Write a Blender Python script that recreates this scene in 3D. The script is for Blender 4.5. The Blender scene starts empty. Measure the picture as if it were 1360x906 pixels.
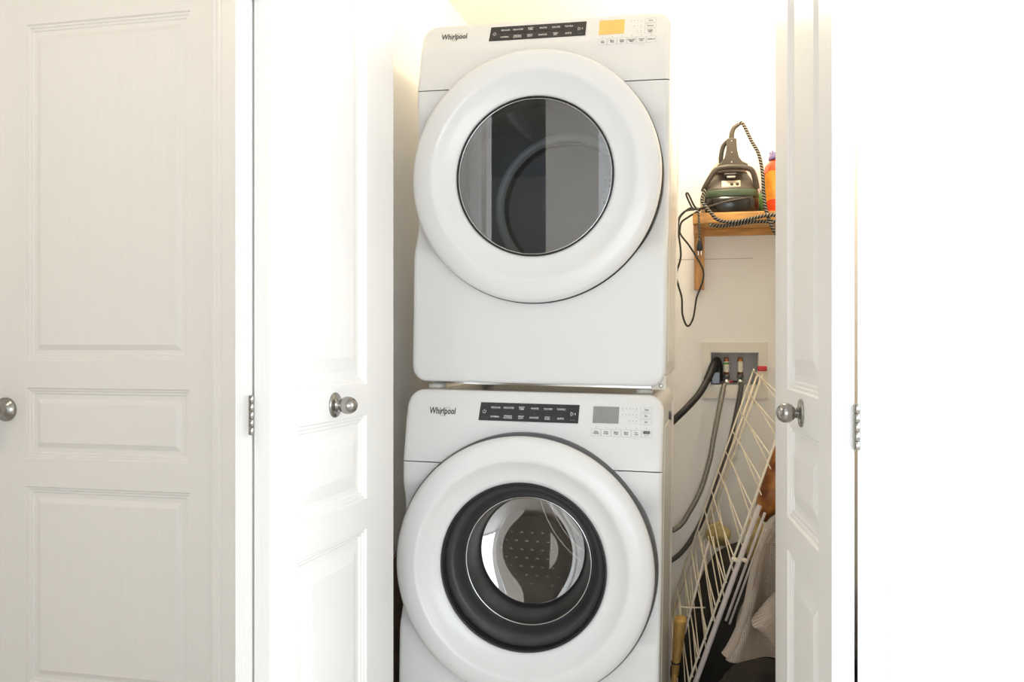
import bpy, bmesh, math, random
from mathutils import Vector, Matrix

# ------------------------------------------------------------------ camera, world, light, exposure
S = bpy.context.scene
C = S.collection
F_PX, YAW, EYE = 1190.0, math.radians(12.76), 1.12
cam_d = bpy.data.cameras.new('camera')
cam_d.sensor_width = 36.0
cam_d.lens = F_PX / 1360.0 * 36.0
cam_d.clip_start = 0.05
cam = bpy.data.objects.new('camera', cam_d)
C.objects.link(cam)
cam.location = (0, 0, EYE)
cam.rotation_euler = (math.radians(90), 0, YAW)
S.camera = cam

S.view_settings.view_transform = 'Standard'
S.view_settings.look = 'None'
S.view_settings.gamma = 1.0
S.view_settings.use_curve_mapping = False
S.view_settings.exposure = 0.18
S.cycles.max_bounces = 12
S.cycles.diffuse_bounces = 8
S.cycles.transparent_max_bounces = 16

W = bpy.data.worlds.new('world')
S.world = W
W.use_nodes = True
wn = W.node_tree.nodes
wn['Background'].inputs[0].default_value = (0.80, 0.90, 1.0, 1)
wn['Background'].inputs[1].default_value = 1.0

def area_light(name, loc, rot, sx, sy, power, color):
    d = bpy.data.lights.new(name, 'AREA')
    d.shape = 'RECTANGLE'; d.size = sx; d.size_y = sy
    d.energy = power; d.color = color
    o = bpy.data.objects.new(name, d); C.objects.link(o)
    o.location = loc; o.rotation_euler = rot
    return o
R90 = math.radians(90)
# daylight coming in through the two windows of the room
area_light('daylight_rear_window', (0.85, -2.60, 0.95), (R90, 0, 0), 2.4, 1.75, 54, (0.86, 0.93, 1.0))
area_light('daylight_side_window', (2.25, 0.50, 1.45), (R90, 0, R90), 1.9, 1.7, 66, (0.88, 0.94, 1.0))

# ------------------------------------------------------------------ materials
def new_mat(name):
    m = bpy.data.materials.new(name); m.use_nodes = True
    nt = m.node_tree
    return m, nt, nt.nodes['Principled BSDF']

def pmat(name, col, rough=0.5, metal=0.0, var=0.03, scale=8.0, stretch=(1, 1, 1), bump=0.0, bscale=60.0, coat=0.0, spec=0.5):
    m, nt, b = new_mat(name)
    N, L = nt.nodes, nt.links
    tc = N.new('ShaderNodeTexCoord'); mp = N.new('ShaderNodeMapping')
    mp.inputs['Scale'].default_value = stretch
    L.new(tc.outputs['Object'], mp.inputs['Vector'])
    n = N.new('ShaderNodeTexNoise'); n.inputs['Scale'].default_value = scale; n.inputs['Detail'].default_value = 3
    L.new(mp.outputs[0], n.inputs['Vector'])
    r = N.new('ShaderNodeValToRGB')
    r.color_ramp.elements[0].position = 0.3; r.color_ramp.elements[1].position = 0.7
    r.color_ramp.elements[0].color = tuple(max(0, c * (1 - var)) for c in col) + (1,)
    r.color_ramp.elements[1].color = tuple(min(1, c * (1 + var)) for c in col) + (1,)
    L.new(n.outputs[0], r.inputs[0]); L.new(r.outputs[0], b.inputs['Base Color'])
    b.inputs['Roughness'].default_value = rough
    b.inputs['Metallic'].default_value = metal
    b.inputs['Coat Weight'].default_value = coat
    b.inputs['Specular IOR Level'].default_value = spec
    if bump > 0:
        n2 = N.new('ShaderNodeTexNoise'); n2.inputs['Scale'].default_value = bscale; n2.inputs['Detail'].default_value = 4
        L.new(mp.outputs[0], n2.inputs['Vector'])
        bp = N.new('ShaderNodeBump'); bp.inputs['Strength'].default_value = bump; bp.inputs['Distance'].default_value = 0.002
        L.new(n2.outputs[0], bp.inputs['Height']); L.new(bp.outputs[0], b.inputs['Normal'])
    return m

def glass_mat(name, tint, ior=1.5, refl=0.12):
    m = bpy.data.materials.new(name); m.use_nodes = True
    nt = m.node_tree; N, L = nt.nodes, nt.links
    N.remove(N['Principled BSDF'])
    out = N['Material Output']
    tr = N.new('ShaderNodeBsdfTransparent'); tr.inputs[0].default_value = tint + (1,)
    gl = N.new('ShaderNodeBsdfGlossy'); gl.inputs['Roughness'].default_value = 0.015; gl.inputs[0].default_value = (1, 1, 1, 1)
    fr = N.new('ShaderNodeFresnel'); fr.inputs[0].default_value = ior
    ad = N.new('ShaderNodeMath'); ad.operation = 'ADD'; ad.use_clamp = True; ad.inputs[1].default_value = refl
    L.new(fr.outputs[0], ad.inputs[0])
    mx = N.new('ShaderNodeMixShader')
    L.new(ad.outputs[0], mx.inputs[0]); L.new(tr.outputs[0], mx.inputs[1]); L.new(gl.outputs[0], mx.inputs[2])
    L.new(mx.outputs[0], out.inputs[0])
    return m

M = {}
M['wall'] = pmat('wall_paint', (0.86, 0.855, 0.84), 0.7, var=0.012, scale=3, bump=0.05, bscale=180)
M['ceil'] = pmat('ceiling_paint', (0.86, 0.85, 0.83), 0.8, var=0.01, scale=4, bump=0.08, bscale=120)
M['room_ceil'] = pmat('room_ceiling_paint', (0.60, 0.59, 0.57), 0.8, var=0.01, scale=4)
M['floor'] = pmat('floor_laminate', (0.58, 0.54, 0.49), 0.4, var=0.05, scale=6, stretch=(8, 1, 1))
M['door_v'] = pmat('door_paint_vertical_grain', (0.84, 0.83, 0.815), 0.42, var=0.01, scale=5, stretch=(30, 30, 1), bump=0.22, bscale=14)
M['door_h'] = pmat('door_paint_horizontal_grain', (0.84, 0.83, 0.815), 0.42, var=0.01, scale=5, stretch=(1, 1, 30), bump=0.22, bscale=14)
M['trim'] = pmat('trim_paint', (0.85, 0.84, 0.825), 0.38, var=0.01, scale=6)
M['nickel'] = pmat('brushed_nickel', (0.36, 0.345, 0.32), 0.2, 1.0, var=0.05, scale=30)
M['chrome'] = pmat('chrome', (0.75, 0.75, 0.75), 0.12, 1.0, var=0.03, scale=30)
M['enamel'] = pmat('white_enamel', (0.80, 0.80, 0.795), 0.22, var=0.006, scale=4, spec=0.3)
M['enamel_side'] = pmat('white_enamel_side', (0.80, 0.79, 0.77), 0.25, var=0.01, scale=6, coat=0.2)
M['ring'] = pmat('door_ring_plastic', (0.82, 0.82, 0.82), 0.2, var=0.006, scale=4, spec=0.4)
M['rim'] = pmat('dark_grey_rim', (0.10, 0.105, 0.11), 0.35, var=0.05)
M['black'] = pmat('black_plastic', (0.012, 0.012, 0.013), 0.4, var=0.15)
M['panel'] = pmat('black_panel_glass', (0.02, 0.02, 0.022), 0.3, var=0.1, spec=0.5)
M['panel_key'] = pmat('black_key', (0.03, 0.03, 0.033), 0.32, var=0.1, spec=0.5)
M['print_w'] = pmat('white_print', (0.75, 0.75, 0.74), 0.5, var=0.02)
M['print_k'] = pmat('dark_print', (0.035, 0.033, 0.032), 0.5, var=0.05)
M['print_g'] = pmat('grey_print', (0.42, 0.42, 0.41), 0.5, var=0.05)
M['gold'] = pmat('gold_print', (0.50, 0.36, 0.12), 0.35, 0.4, var=0.08, scale=60)
M['lcd'] = pmat('grey_display', (0.30, 0.30, 0.30), 0.3, var=0.08, scale=20)
M['lcd_on'] = pmat('amber_display', (0.55, 0.36, 0.10), 0.3, var=0.08, scale=20)
_b = M['lcd_on'].node_tree.nodes['Principled BSDF']; _b.inputs['Emission Color'].default_value = (1.0, .55, .16, 1); _b.inputs['Emission Strength'].default_value = .35
M['drum_d'] = pmat('dryer_drum_grey', (0.25, 0.26, 0.28), 0.34, 0.3, var=0.06, scale=12)
M['drum_b'] = pmat('dryer_back_grey', (0.22, 0.225, 0.26), 0.4, 0.1, var=0.05, scale=8)
M['lifter'] = pmat('lifter_grey', (0.62, 0.62, 0.63), 0.3, var=0.04)
M['glass_d'] = glass_mat('dryer_window_glass', (0.68, 0.72, 0.73), 1.5, 0.14)
M['glass_w'] = glass_mat('washer_window_glass', (0.60, 0.57, 0.56), 1.5, 0.26)
M['bowl'] = pmat('washer_bowl_wall', (0.030, 0.028, 0.027), 0.32, var=0.15, scale=30, spec=0.35)
M['liner'] = pmat('door_liner_grey', (0.040, 0.041, 0.043), 0.30, var=0.10, scale=14)
M['rubber'] = pmat('grey_rubber', (0.055, 0.057, 0.06), 0.45, var=0.12, scale=20)
M['steel'] = pmat('drum_steel', (0.13, 0.10, 0.09), 0.36, 0.7, var=0.12, scale=30)
M['dimple'] = pmat('drum_dimple_steel', (0.75, 0.71, 0.68), 0.2, 1.0, var=0.1, scale=40)
M['copper'] = pmat('copper_pipe', (0.42, 0.17, 0.08), 0.3, 0.8, var=0.2, scale=40)
M['label'] = pmat('paper_label', (0.78, 0.74, 0.62), 0.6, var=0.15, scale=120)
M['green'] = pmat('green_label', (0.10, 0.30, 0.06), 0.5, var=0.1)
M['red'] = pmat('red_plastic', (0.50, 0.015, 0.02), 0.3, var=0.12, scale=30)
M['boxwhite'] = pmat('box_white_plastic', (0.74, 0.715, 0.65), 0.5, var=0.02)
M['boxgrey'] = pmat('box_inner_plastic', (0.60, 0.595, 0.58), 0.6, var=0.03)
M['wire'] = pmat('cream_coated_wire', (0.82, 0.76, 0.62), 0.35, var=0.04, scale=20)
M['rail'] = pmat('pale_grey_rail', (0.66, 0.60, 0.58), 0.4, var=0.04, scale=20)
M['wood'] = pmat('pine_wood', (0.62, 0.33, 0.10), 0.5, var=0.22, scale=7, stretch=(2, 12, 12), bump=0.1, bscale=20)
M['wood_v'] = pmat('pine_wood_upright', (0.56, 0.29, 0.10), 0.5, var=0.28, scale=7, stretch=(12, 12, 1.5), bump=0.1, bscale=20)
M['brown'] = pmat('brown_slab', (0.16, 0.105, 0.07), 0.6, var=0.2, scale=6, stretch=(1, 1, 8))
M['iron_grey'] = pmat('iron_taupe_plastic', (0.085, 0.068, 0.050), 0.42, var=0.08, scale=30, bump=0.1, bscale=400)
M['iron_dark'] = pmat('iron_dark_plastic', (0.035, 0.03, 0.022), 0.3, var=0.1)
M['iron_cream'] = pmat('iron_cream_plastic', (0.55, 0.47, 0.34), 0.35, var=0.05)
M['iron_green'] = pmat('iron_green_plastic', (0.065, 0.10, 0.055), 0.3, var=0.1)
M['iron_tank'] = pmat('iron_black_tank', (0.015, 0.014, 0.012), 0.15, var=0.1)
M['orange'] = pmat('orange_red_jug', (0.80, 0.075, 0.015), 0.25, var=0.12, scale=10, coat=0.3)
M['jug_label'] = pmat('orange_jug_label', (0.92, 0.33, 0.04), 0.3, var=0.25, scale=22)
M['purple'] = pmat('purple_cap', (0.20, 0.15, 0.36), 0.35, var=0.1)
M['cord'] = pmat('black_cord', (0.016, 0.013, 0.011), 0.5, var=0.1)
M['hose'] = pmat('braided_steel_hose', (0.30, 0.28, 0.25), 0.4, 0.6, var=0.3, scale=300)
M['hose_dark'] = pmat('dark_braided_hose', (0.10, 0.095, 0.09), 0.45, 0.4, var=0.35, scale=300)
M['blackbag'] = pmat('black_fabric', (0.006, 0.005, 0.0045), 0.85, var=0.3, scale=20, bump=0.3, bscale=90)
M['brownbag'] = pmat('dark_brown_fabric', (0.014, 0.010, 0.007), 0.85, var=0.25, scale=25, bump=0.4, bscale=160)
M['yellow'] = pmat('pale_yellow_cloth', (0.46, 0.37, 0.16), 0.8, var=0.3, scale=25, bump=0.4, bscale=60)
M['straw'] = pmat('straw_bristle', (0.50, 0.31, 0.09), 0.6, var=0.3, scale=12, stretch=(14, 14, 1), bump=0.4, bscale=30)
M['greycord'] = pmat('grey_green_cord', (0.20, 0.21, 0.16), 0.6, var=0.1)
M['greenbottle'] = pmat('green_bottle', (0.13, 0.26, 0.07), 0.3, var=0.35, scale=50)
M['bulb'] = None

def braid_mat():
    m, nt, b = new_mat('black_white_braid'); N, L = nt.nodes, nt.links
    tc = N.new('ShaderNodeUVMap')
    sp = N.new('ShaderNodeSeparateXYZ'); L.new(tc.outputs[0], sp.inputs[0])
    def mth(op, a, bv):
        n = N.new('ShaderNodeMath'); n.operation = op
        if hasattr(a, 'is_linked'): L.new(a, n.inputs[0])
        else: n.inputs[0].default_value = a
        if hasattr(bv, 'is_linked'): L.new(bv, n.inputs[1])
        else: n.inputs[1].default_value = bv
        return n.outputs[0]
    lenk = mth('MULTIPLY', sp.outputs[0], 95.0)
    s = mth('ADD', lenk, mth('MULTIPLY', sp.outputs[1], 2.0))
    f = mth('FRACT', s, 0.0)
    g = mth('GREATER_THAN', f, 0.84)
    k = N.new('ShaderNodeMix'); k.data_type = 'RGBA'
    L.new(g, k.inputs[0])
    k.inputs[6].default_value = (0.012, 0.010, 0.010, 1); k.inputs[7].default_value = (0.62, 0.56, 0.46, 1)
    L.new(k.outputs[2], b.inputs['Base Color']); b.inputs['Roughness'].default_value = 0.7
    return m
M['braid'] = braid_mat()

def mesh_fabric():
    m, nt, b = new_mat('beige_mesh_fabric'); N, L = nt.nodes, nt.links
    uv = N.new('ShaderNodeUVMap')
    sp = N.new('ShaderNodeSeparateXYZ'); L.new(uv.outputs[0], sp.inputs[0])
    def hole(sock):
        a = N.new('ShaderNodeMath'); a.operation = 'MULTIPLY'; a.inputs[1].default_value = 215.0; L.new(sock, a.inputs[0])
        f = N.new('ShaderNodeMath'); f.operation = 'FRACT'; L.new(a.outputs[0], f.inputs[0])
        g = N.new('ShaderNodeMath'); g.operation = 'GREATER_THAN'; g.inputs[1].default_value = 0.52; L.new(f.outputs[0], g.inputs[0])
        return g.outputs[0]
    h = N.new('ShaderNodeMath'); h.operation = 'MULTIPLY'; L.new(hole(sp.outputs[0]), h.inputs[0]); L.new(hole(sp.outputs[1]), h.inputs[1])
    i = N.new('ShaderNodeMath'); i.operation = 'SUBTRACT'; i.inputs[0].default_value = 1.0; L.new(h.outputs[0], i.inputs[1])
    L.new(i.outputs[0], b.inputs['Alpha'])
    n = N.new('ShaderNodeTexNoise'); n.inputs['Scale'].default_value = 20
    r = N.new('ShaderNodeValToRGB'); L.new(n.outputs[0], r.inputs[0]); L.new(r.outputs[0], b.inputs['Base Color'])
    r.color_ramp.elements[0].color = (0.40, 0.33, 0.26, 1); r.color_ramp.elements[1].color = (0.50, 0.42, 0.34, 1)
    b.inputs['Roughness'].default_value = 0.75
    return m
M['meshbag'] = mesh_fabric()

def leather():
    m, nt, b = new_mat('rust_brown_leather'); N, L = nt.nodes, nt.links
    tc = N.new('ShaderNodeTexCoord')
    n = N.new('ShaderNodeTexNoise'); n.inputs['Scale'].default_value = 22; n.inputs['Detail'].default_value = 6
    L.new(tc.outputs['Object'], n.inputs['Vector'])
    r = N.new('ShaderNodeValToRGB'); L.new(n.outputs[0], r.inputs[0])
    r.color_ramp.elements[0].position = 0.35; r.color_ramp.elements[0].color = (0.17, 0.045, 0.008, 1)
    r.color_ramp.elements[1].position = 0.75; r.color_ramp.elements[1].color = (0.66, 0.26, 0.05, 1)
    L.new(r.outputs[0], b.inputs['Base Color'])
    bp = N.new('ShaderNodeBump'); bp.inputs['Strength'].default_value = 0.6; bp.inputs['Distance'].default_value = 0.004
    L.new(n.outputs[0], bp.inputs['Height']); L.new(bp.outputs[0], b.inputs['Normal'])
    b.inputs['Roughness'].default_value = 0.3
    return m
M['leather'] = leather()

def patchy():
    m, nt, b = new_mat('patterned_cloth'); N, L = nt.nodes, nt.links
    tc = N.new('ShaderNodeTexCoord')
    v = N.new('ShaderNodeTexVoronoi'); v.inputs['Scale'].default_value = 34
    L.new(tc.outputs['Object'], v.inputs['Vector'])
    sp = N.new('ShaderNodeSeparateColor'); L.new(v.outputs['Color'], sp.inputs[0])
    r = N.new('ShaderNodeValToRGB'); L.new(sp.outputs[0], r.inputs[0])
    r.color_ramp.interpolation = 'CONSTANT'
    e = r.color_ramp.elements
    e[0].position = 0.0; e[0].color = (0.62, 0.46, 0.20, 1)
    e[1].position = 0.45; e[1].color = (0.40, 0.05, 0.03, 1)
    x = e.new(0.6); x.color = (0.72, 0.62, 0.46, 1)
    x = e.new(0.85); x.color = (0.04, 0.04, 0.03, 1)
    L.new(r.outputs[0], b.inputs['Base Color']); b.inputs['Roughness'].default_value = 0.8
    return m
M['patch'] = patchy()

# ------------------------------------------------------------------ mesh helpers
def link(name, me, mat, parent=None, smooth=False):
    o = bpy.data.objects.new(name, me); C.objects.link(o)
    if mat is not None: me.materials.append(mat)
    if parent is not None: o.parent = parent
    if smooth:
        for p in me.polygons: p.use_smooth = True
    return o

def from_bm(name, bm, mat, parent=None, smooth=False, recalc=True):
    if recalc: bmesh.ops.recalc_face_normals(bm, faces=bm.faces[:])
    me = bpy.data.meshes.new(name); bm.to_mesh(me); bm.free()
    return link(name, me, mat, parent, smooth)

def from_py(name, v, f, mat, parent=None, smooth=False, recalc=True):
    me = bpy.data.meshes.new(name); me.from_pydata(v, [], f); me.update()
    if recalc:
        bm = bmesh.new(); bm.from_mesh(me); bmesh.ops.recalc_face_normals(bm, faces=bm.faces[:]); bm.to_mesh(me); bm.free()
    return link(name, me, mat, parent, smooth)

def bbox(bm, x0, x1, y0, y1, z0, z1, bev=0.0, segs=2):
    b2 = bmesh.new()
    bmesh.ops.create_cube(b2, size=1.0)
    for v in b2.verts:
        v.co = Vector(((x0 + x1) / 2 + v.co.x * (x1 - x0), (y0 + y1) / 2 + v.co.y * (y1 - y0), (z0 + z1) / 2 + v.co.z * (z1 - z0)))
    if bev > 0:
        bmesh.ops.bevel(b2, geom=b2.edges[:] + b2.verts[:], offset=bev, segments=segs, affect='EDGES', profile=0.5)
    me = bpy.data.meshes.new('t'); b2.to_mesh(me); b2.free(); bm.from_mesh(me); bpy.data.meshes.remove(me)

def box(name, x0, x1, y0, y1, z0, z1, mat, parent=None, bev=0.0, segs=2, smooth=False):
    bm = bmesh.new(); bbox(bm, x0, x1, y0, y1, z0, z1, bev, segs)
    return from_bm(name, bm, mat, parent, smooth)

def catmull(pts, n=8):
    P = [Vector(p) for p in pts]
    if len(P) < 3: return P
    P = [P[0] * 2 - P[1]] + P + [P[-1] * 2 - P[-2]]
    out = []
    for i in range(1, len(P) - 2):
        for k in range(n):
            t = k / n
            a, b, c, d = P[i - 1], P[i], P[i + 1], P[i + 2]
            out.append(0.5 * ((2 * b) + (-a + c) * t + (2 * a - 5 * b + 4 * c - d) * t * t + (-a + 3 * b - 3 * c + d) * t ** 3))
    out.append(P[-2])
    return out

def tube(name, pts, r, mat, parent=None, sides=8, smooth_path=True, n=8):
    P = catmull(pts, n) if smooth_path else [Vector(p) for p in pts]
    rr = r if callable(r) else (lambda t: r)
    v, f, uvs = [], [], []
    prev = None; L = 0.0; lens = []
    for i, p in enumerate(P):
        t = (P[min(i + 1, len(P) - 1)] - P[max(i - 1, 0)])
        t = t.normalized() if t.length > 1e-9 else Vector((0, 0, 1))
        if prev is None:
            ref = Vector((0, 0, 1)) if abs(t.z) < 0.9 else Vector((1, 0, 0))
            nrm = (ref - t * ref.dot(t)).normalized()
        else:
            nrm = (prev - t * prev.dot(t)); nrm = nrm.normalized() if nrm.length > 1e-6 else Vector((1, 0, 0))
        prev = nrm; bi = t.cross(nrm)
        if i: L += (p - P[i - 1]).length
        lens.append(L)
        for k in range(sides):
            a = 2 * math.pi * k / sides
            v.append(p + (nrm * math.cos(a) + bi * math.sin(a)) * rr(i / max(1, len(P) - 1)))
    m = len(P)
    fuv = []
    for i in range(m - 1):
        for k in range(sides):
            k2 = (k + 1) % sides
            f.append((i * sides + k, i * sides + k2, (i + 1) * sides + k2, (i + 1) * sides + k))
            fuv.append(((lens[i], k / sides), (lens[i], (k + 1) / sides), (lens[i + 1], (k + 1) / sides), (lens[i + 1], k / sides)))
    f.append(tuple(range(sides - 1, -1, -1))); fuv.append([(0, 0)] * sides)
    f.append(tuple((m - 1) * sides + k for k in range(sides))); fuv.append([(L, 0)] * sides)
    me = bpy.data.meshes.new(name); me.from_pydata([tuple(x) for x in v], [], f)
    ul = me.uv_layers.new(name='UVMap'); i = 0
    for q in fuv:
        for c in q: ul.data[i].uv = c; i += 1
    me.update()
    return link(name, me, mat, parent, True)

def lathe(name, prof, cx, cz, mat, parent=None, n=96, smooth=True, y0=0.0, closed=False):
    """prof: list of (r, y) turned around the y axis through (cx, cz)"""
    v, f = [], []
    for (r, y) in prof:
        for k in range(n):
            a = 2 * math.pi * k / n
            v.append((cx + r * math.cos(a), y0 + y, cz + r * math.sin(a)))
    m = len(prof)
    for i in range(m - 1 if not closed else m):
        j = (i + 1) % m
        for k in range(n):
            k2 = (k + 1) % n
            f.append((i * n + k, i * n + k2, j * n + k2, j * n + k))
    if not closed:
        if prof[0][0] > 1e-6 and prof[0][0] < 0.003: f.append(tuple(range(n)))
        if prof[-1][0] > 1e-6 and prof[-1][0] < 0.003: f.append(tuple((m - 1) * n + k for k in range(n)))
    o = from_py(name, v, f, mat, parent, smooth)
    return o

def lathe_z(name, prof, cx, cy, mat, parent=None, n=24, smooth=True, sx=1.0, sy=1.0):
    v, f = [], []
    for (r, z) in prof:
        for k in range(n):
            a = 2 * math.pi * k / n
            v.append((cx + sx * r * math.cos(a), cy + sy * r * math.sin(a), z))
    m = len(prof)
    for i in range(m - 1):
        for k in range(n):
            k2 = (k + 1) % n
            f.append((i * n + k, i * n + k2, (i + 1) * n + k2, (i + 1) * n + k))
    f.append(tuple(range(n - 1, -1, -1))); f.append(tuple((m - 1) * n + k for k in range(n)))
    return from_py(name, v, f, mat, parent, smooth)

def lathe_dir(name, prof, origin, axis, mat, parent=None, n=32):
    """prof: (r, t) turned around the line origin + t*axis"""
    ax = Vector(axis).normalized(); ref = Vector((0, 0, 1)) if abs(ax.z) < 0.9 else Vector((1, 0, 0))
    u = (ref - ax * ref.dot(ax)).normalized(); w = ax.cross(u); o = Vector(origin)
    v, f = [], []
    for (r, t) in prof:
        for k in range(n):
            a = 2 * math.pi * k / n
            v.append(tuple(o + ax * t + (u * math.cos(a) + w * math.sin(a)) * r))
    m = len(prof)
    for i in range(m - 1):
        for k in range(n):
            k2 = (k + 1) % n
            f.append((i * n + k, i * n + k2, (i + 1) * n + k2, (i + 1) * n + k))
    f.append(tuple(range(n - 1, -1, -1))); f.append(tuple((m - 1) * n + k for k in range(n)))
    return from_py(name, v, f, mat, parent, True)

def empty(name, loc, rot=(0, 0, 0)):
    o = bpy.data.objects.new(name, None); C.objects.link(o)
    o.location = loc; o.rotation_euler = rot; o.empty_display_size = 0.05
    return o

def tag(o, label=None, cat=None, group=None, kind=None):
    if label: o['label'] = label
    if cat: o['category'] = cat
    if group: o['group'] = group
    if kind: o['kind'] = kind
    return o

def struct(o): o['kind'] = 'structure'; return o

def interp(pts, z):
    """smooth monotone-ish interpolation"""
    if z <= pts[0][0]: return pts[0][1]
    if z >= pts[-1][0]: return pts[-1][1]
    for i in range(len(pts) - 1):
        a, b = pts[i], pts[i + 1]
        if a[0] <= z <= b[0]:
            t = (z - a[0]) / (b[0] - a[0]); t = t * t * (3 - 2 * t) * 0.5 + t * 0.5
            return a[1] + (b[1] - a[1]) * t

# ------------------------------------------------------------------ the room
WALL_Y0, WALL_Y1 = 2.02, 2.13            # the wall that holds the closet and the room door
CL, CR, CB, CH = -0.937, 0.42, 3.40, 2.35  # closet: left, right, back, ceiling height
RX0, RX1, RY0, RH = -3.2, 2.35, -2.75, 2.50
OL, OR_, OH = -0.905, 0.3535, 2.16         # closet opening
DL, DR, DH = -2.02, -1.228, 2.17         # room door opening

def quads(name, boxes, mat):
    bm = bmesh.new()
    for b in boxes: bbox(bm, *b)
    return struct(from_bm(name, bm, mat))
struct(box('floor', RX0 - .1, RX1 + .1, RY0 - .1, CB + .12, -0.06, 0.0, M['floor']))
quads('wall_front', [(RX0, DL, WALL_Y0, WALL_Y1, 0, RH), (DL, DR, WALL_Y0, WALL_Y1, DH, RH), (DR, OL, WALL_Y0, WALL_Y1, 0, RH),
                     (OL, OR_, WALL_Y0, WALL_Y1, OH, RH), (OR_, RX1, WALL_Y0, WALL_Y1, 0, RH)], M['wall'])
struct(box('wall_closet_left', CL - .08, CL, WALL_Y1, CB, 0, CH, M['wall']))
struct(box('wall_closet_right', CR, CR + .08, WALL_Y1, CB, 0, CH, M['wall']))
BX0, BX1, BZ0, BZ1 = -0.0177, 0.1574, 0.9551, 1.0793   # recess of the water outlet box
wb = quads('wall_closet_back', [(CL - .08, BX0, CB, CB + .12, 0, CH), (BX1, CR + .08, CB, CB + .12, 0, CH),
                                (BX0, BX1, CB, CB + .12, 0, BZ0), (BX0, BX1, CB, CB + .12, BZ1, CH)], M['wall'])
box('drywall_seam', -0.16, 0.135, CB - .0012, CB, 1.4225, 1.4245, M['print_g'], wb)
struct(box('ceiling_closet', CL - .08, CR + .08, WALL_Y1, CB + .12, CH, CH + .08, M['ceil']))
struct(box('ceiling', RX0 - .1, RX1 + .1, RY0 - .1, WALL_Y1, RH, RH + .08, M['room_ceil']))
struct(box('wall_left', RX0 - .1, RX0, RY0, WALL_Y1, 0, RH, M['wall']))
# right and rear wall with their window openings
quads('wall_right', [(RX1, RX1 + .1, RY0, -0.45, 0, RH), (RX1, RX1 + .1, 1.45, WALL_Y1, 0, RH), (RX1, RX1 + .1, -0.45, 1.45, 0, .6), (RX1, RX1 + .1, -0.45, 1.45, 2.3, RH)], M['wall'])
quads('wall_rear', [(RX0, -.35, RY0 - .1, RY0, 0, RH), (2.05, RX1, RY0 - .1, RY0, 0, RH), (-.35, 2.05, RY0 - .1, RY0, 0, .05), (-.35, 2.05, RY0 - .1, RY0, 1.9, RH)], M['wall'])
quads('wall_added_blocker', [(RX0, -1.70, -.35, -.25, 0, RH), (-.915, -.62, -.35, -.25, 0, RH), (-.72, -.62, RY0, -.35, 0, RH)], M['wall'])  # unseen partition added to shade the room door; its gap darkens the dryer's reflection
def window(name, ax, x0, x1, z0, z1, d):
    bm = bmesh.new()
    def bar(a0, a1, b0, b1):
        if ax == 'y': bbox(bm, a0, a1, d - .02, d + .02, b0, b1)
        else: bbox(bm, d - .02, d + .02, a0, a1, b0, b1)
    t = .05
    bar(x0, x0 + t, z0, z1); bar(x1 - t, x1, z0, z1); bar(x0, x1, z0, z0 + t); bar(x0, x1, z1 - t, z1); xm = (x0 + x1) / 2; bar(xm - t / 2, xm + t / 2, z0, z1)
    o = struct(from_bm(name, bm, M['trim'])); return o
window('window_1', 'y', -.35, 2.05, .05, 1.9, RY0 - .07)
window('window_2', 'x', -.45, 1.45, .6, 2.3, RX1 + .07)
# casings and jambs
def casing(name, x0, x1, flip):
    """moulded upright, rounded on the side of the opening"""
    ys = [(0, 0.0), (0, -.011), (.1, -.016), (.16, -.016), (.22, -.012), (.30, -.012), (.38, -.017), (1, -.019), (1, 0)]
    w = x1 - x0; v, f = [], []
    for z in (0.0, 2.24):
        for (t, y) in ys:
            x = x0 + t * w if not flip else x1 - t * w
            v.append((x, WALL_Y0 + y, z))
    n = len(ys)
    for i in range(n):
        j = (i + 1) % n; f.append((i, j, n + j, n + i))
    f.append(tuple(range(n))); f.append(tuple(range(n, 2 * n)))
    return struct(from_py(name, v, f, M['trim']))
casing('trim_1', -1.222, -1.135, False)
casing('trim_2', -2.09, -2.012, True)
casing('trim_3', OL - .08, OL - .004, True)
casing('trim_4', .3496, .388, False)
bm = bmesh.new(); bbox(bm, DR - .002, DR + .006, WALL_Y0, WALL_Y1 + .06, 0, DH); bbox(bm, DL - .006, DL + .002, WALL_Y0, WALL_Y1 + .06, 0, DH); bbox(bm, DL, DR, WALL_Y0, WALL_Y1 + .06, DH - .01, DH + .01)
struct(from_bm('trim_5', bm, M['trim']))

# ------------------------------------------------------------------ panelled doors
PROF = [(0, 0), (.003, .005), (.008, .005), (.011, .0085), (.016, .0085), (.019, .012), (.031, .012)]
def panel_mesh(w, h, inset, th, field=.003):
    """a moulded door panel, origin at its lower left, front at y = 0, back at y = th"""
    rings = PROF + [(inset, field)]
    v, f = [], []
    for (d, y) in rings:
        v += [(d, y, d), (w - d, y, d), (w - d, y, h - d), (d, y, h - d)]
    for i in range(len(rings) - 1):
        for k in range(4):
            k2 = (k + 1) % 4
            f.append((i * 4 + k, i * 4 + k2, (i + 1) * 4 + k2, (i + 1) * 4 + k))
    b = (len(rings) - 1) * 4; f.append((b, b + 1, b + 2, b + 3))
    n = len(v)
    v += [(0, th, 0), (w, th, 0), (w, th, h), (0, th, h)]
    for k in range(4):
        k2 = (k + 1) % 4; f.append((k2, k, n + k, n + k2))
    f.append((n + 3, n + 2, n + 1, n))
    return v, f

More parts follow.
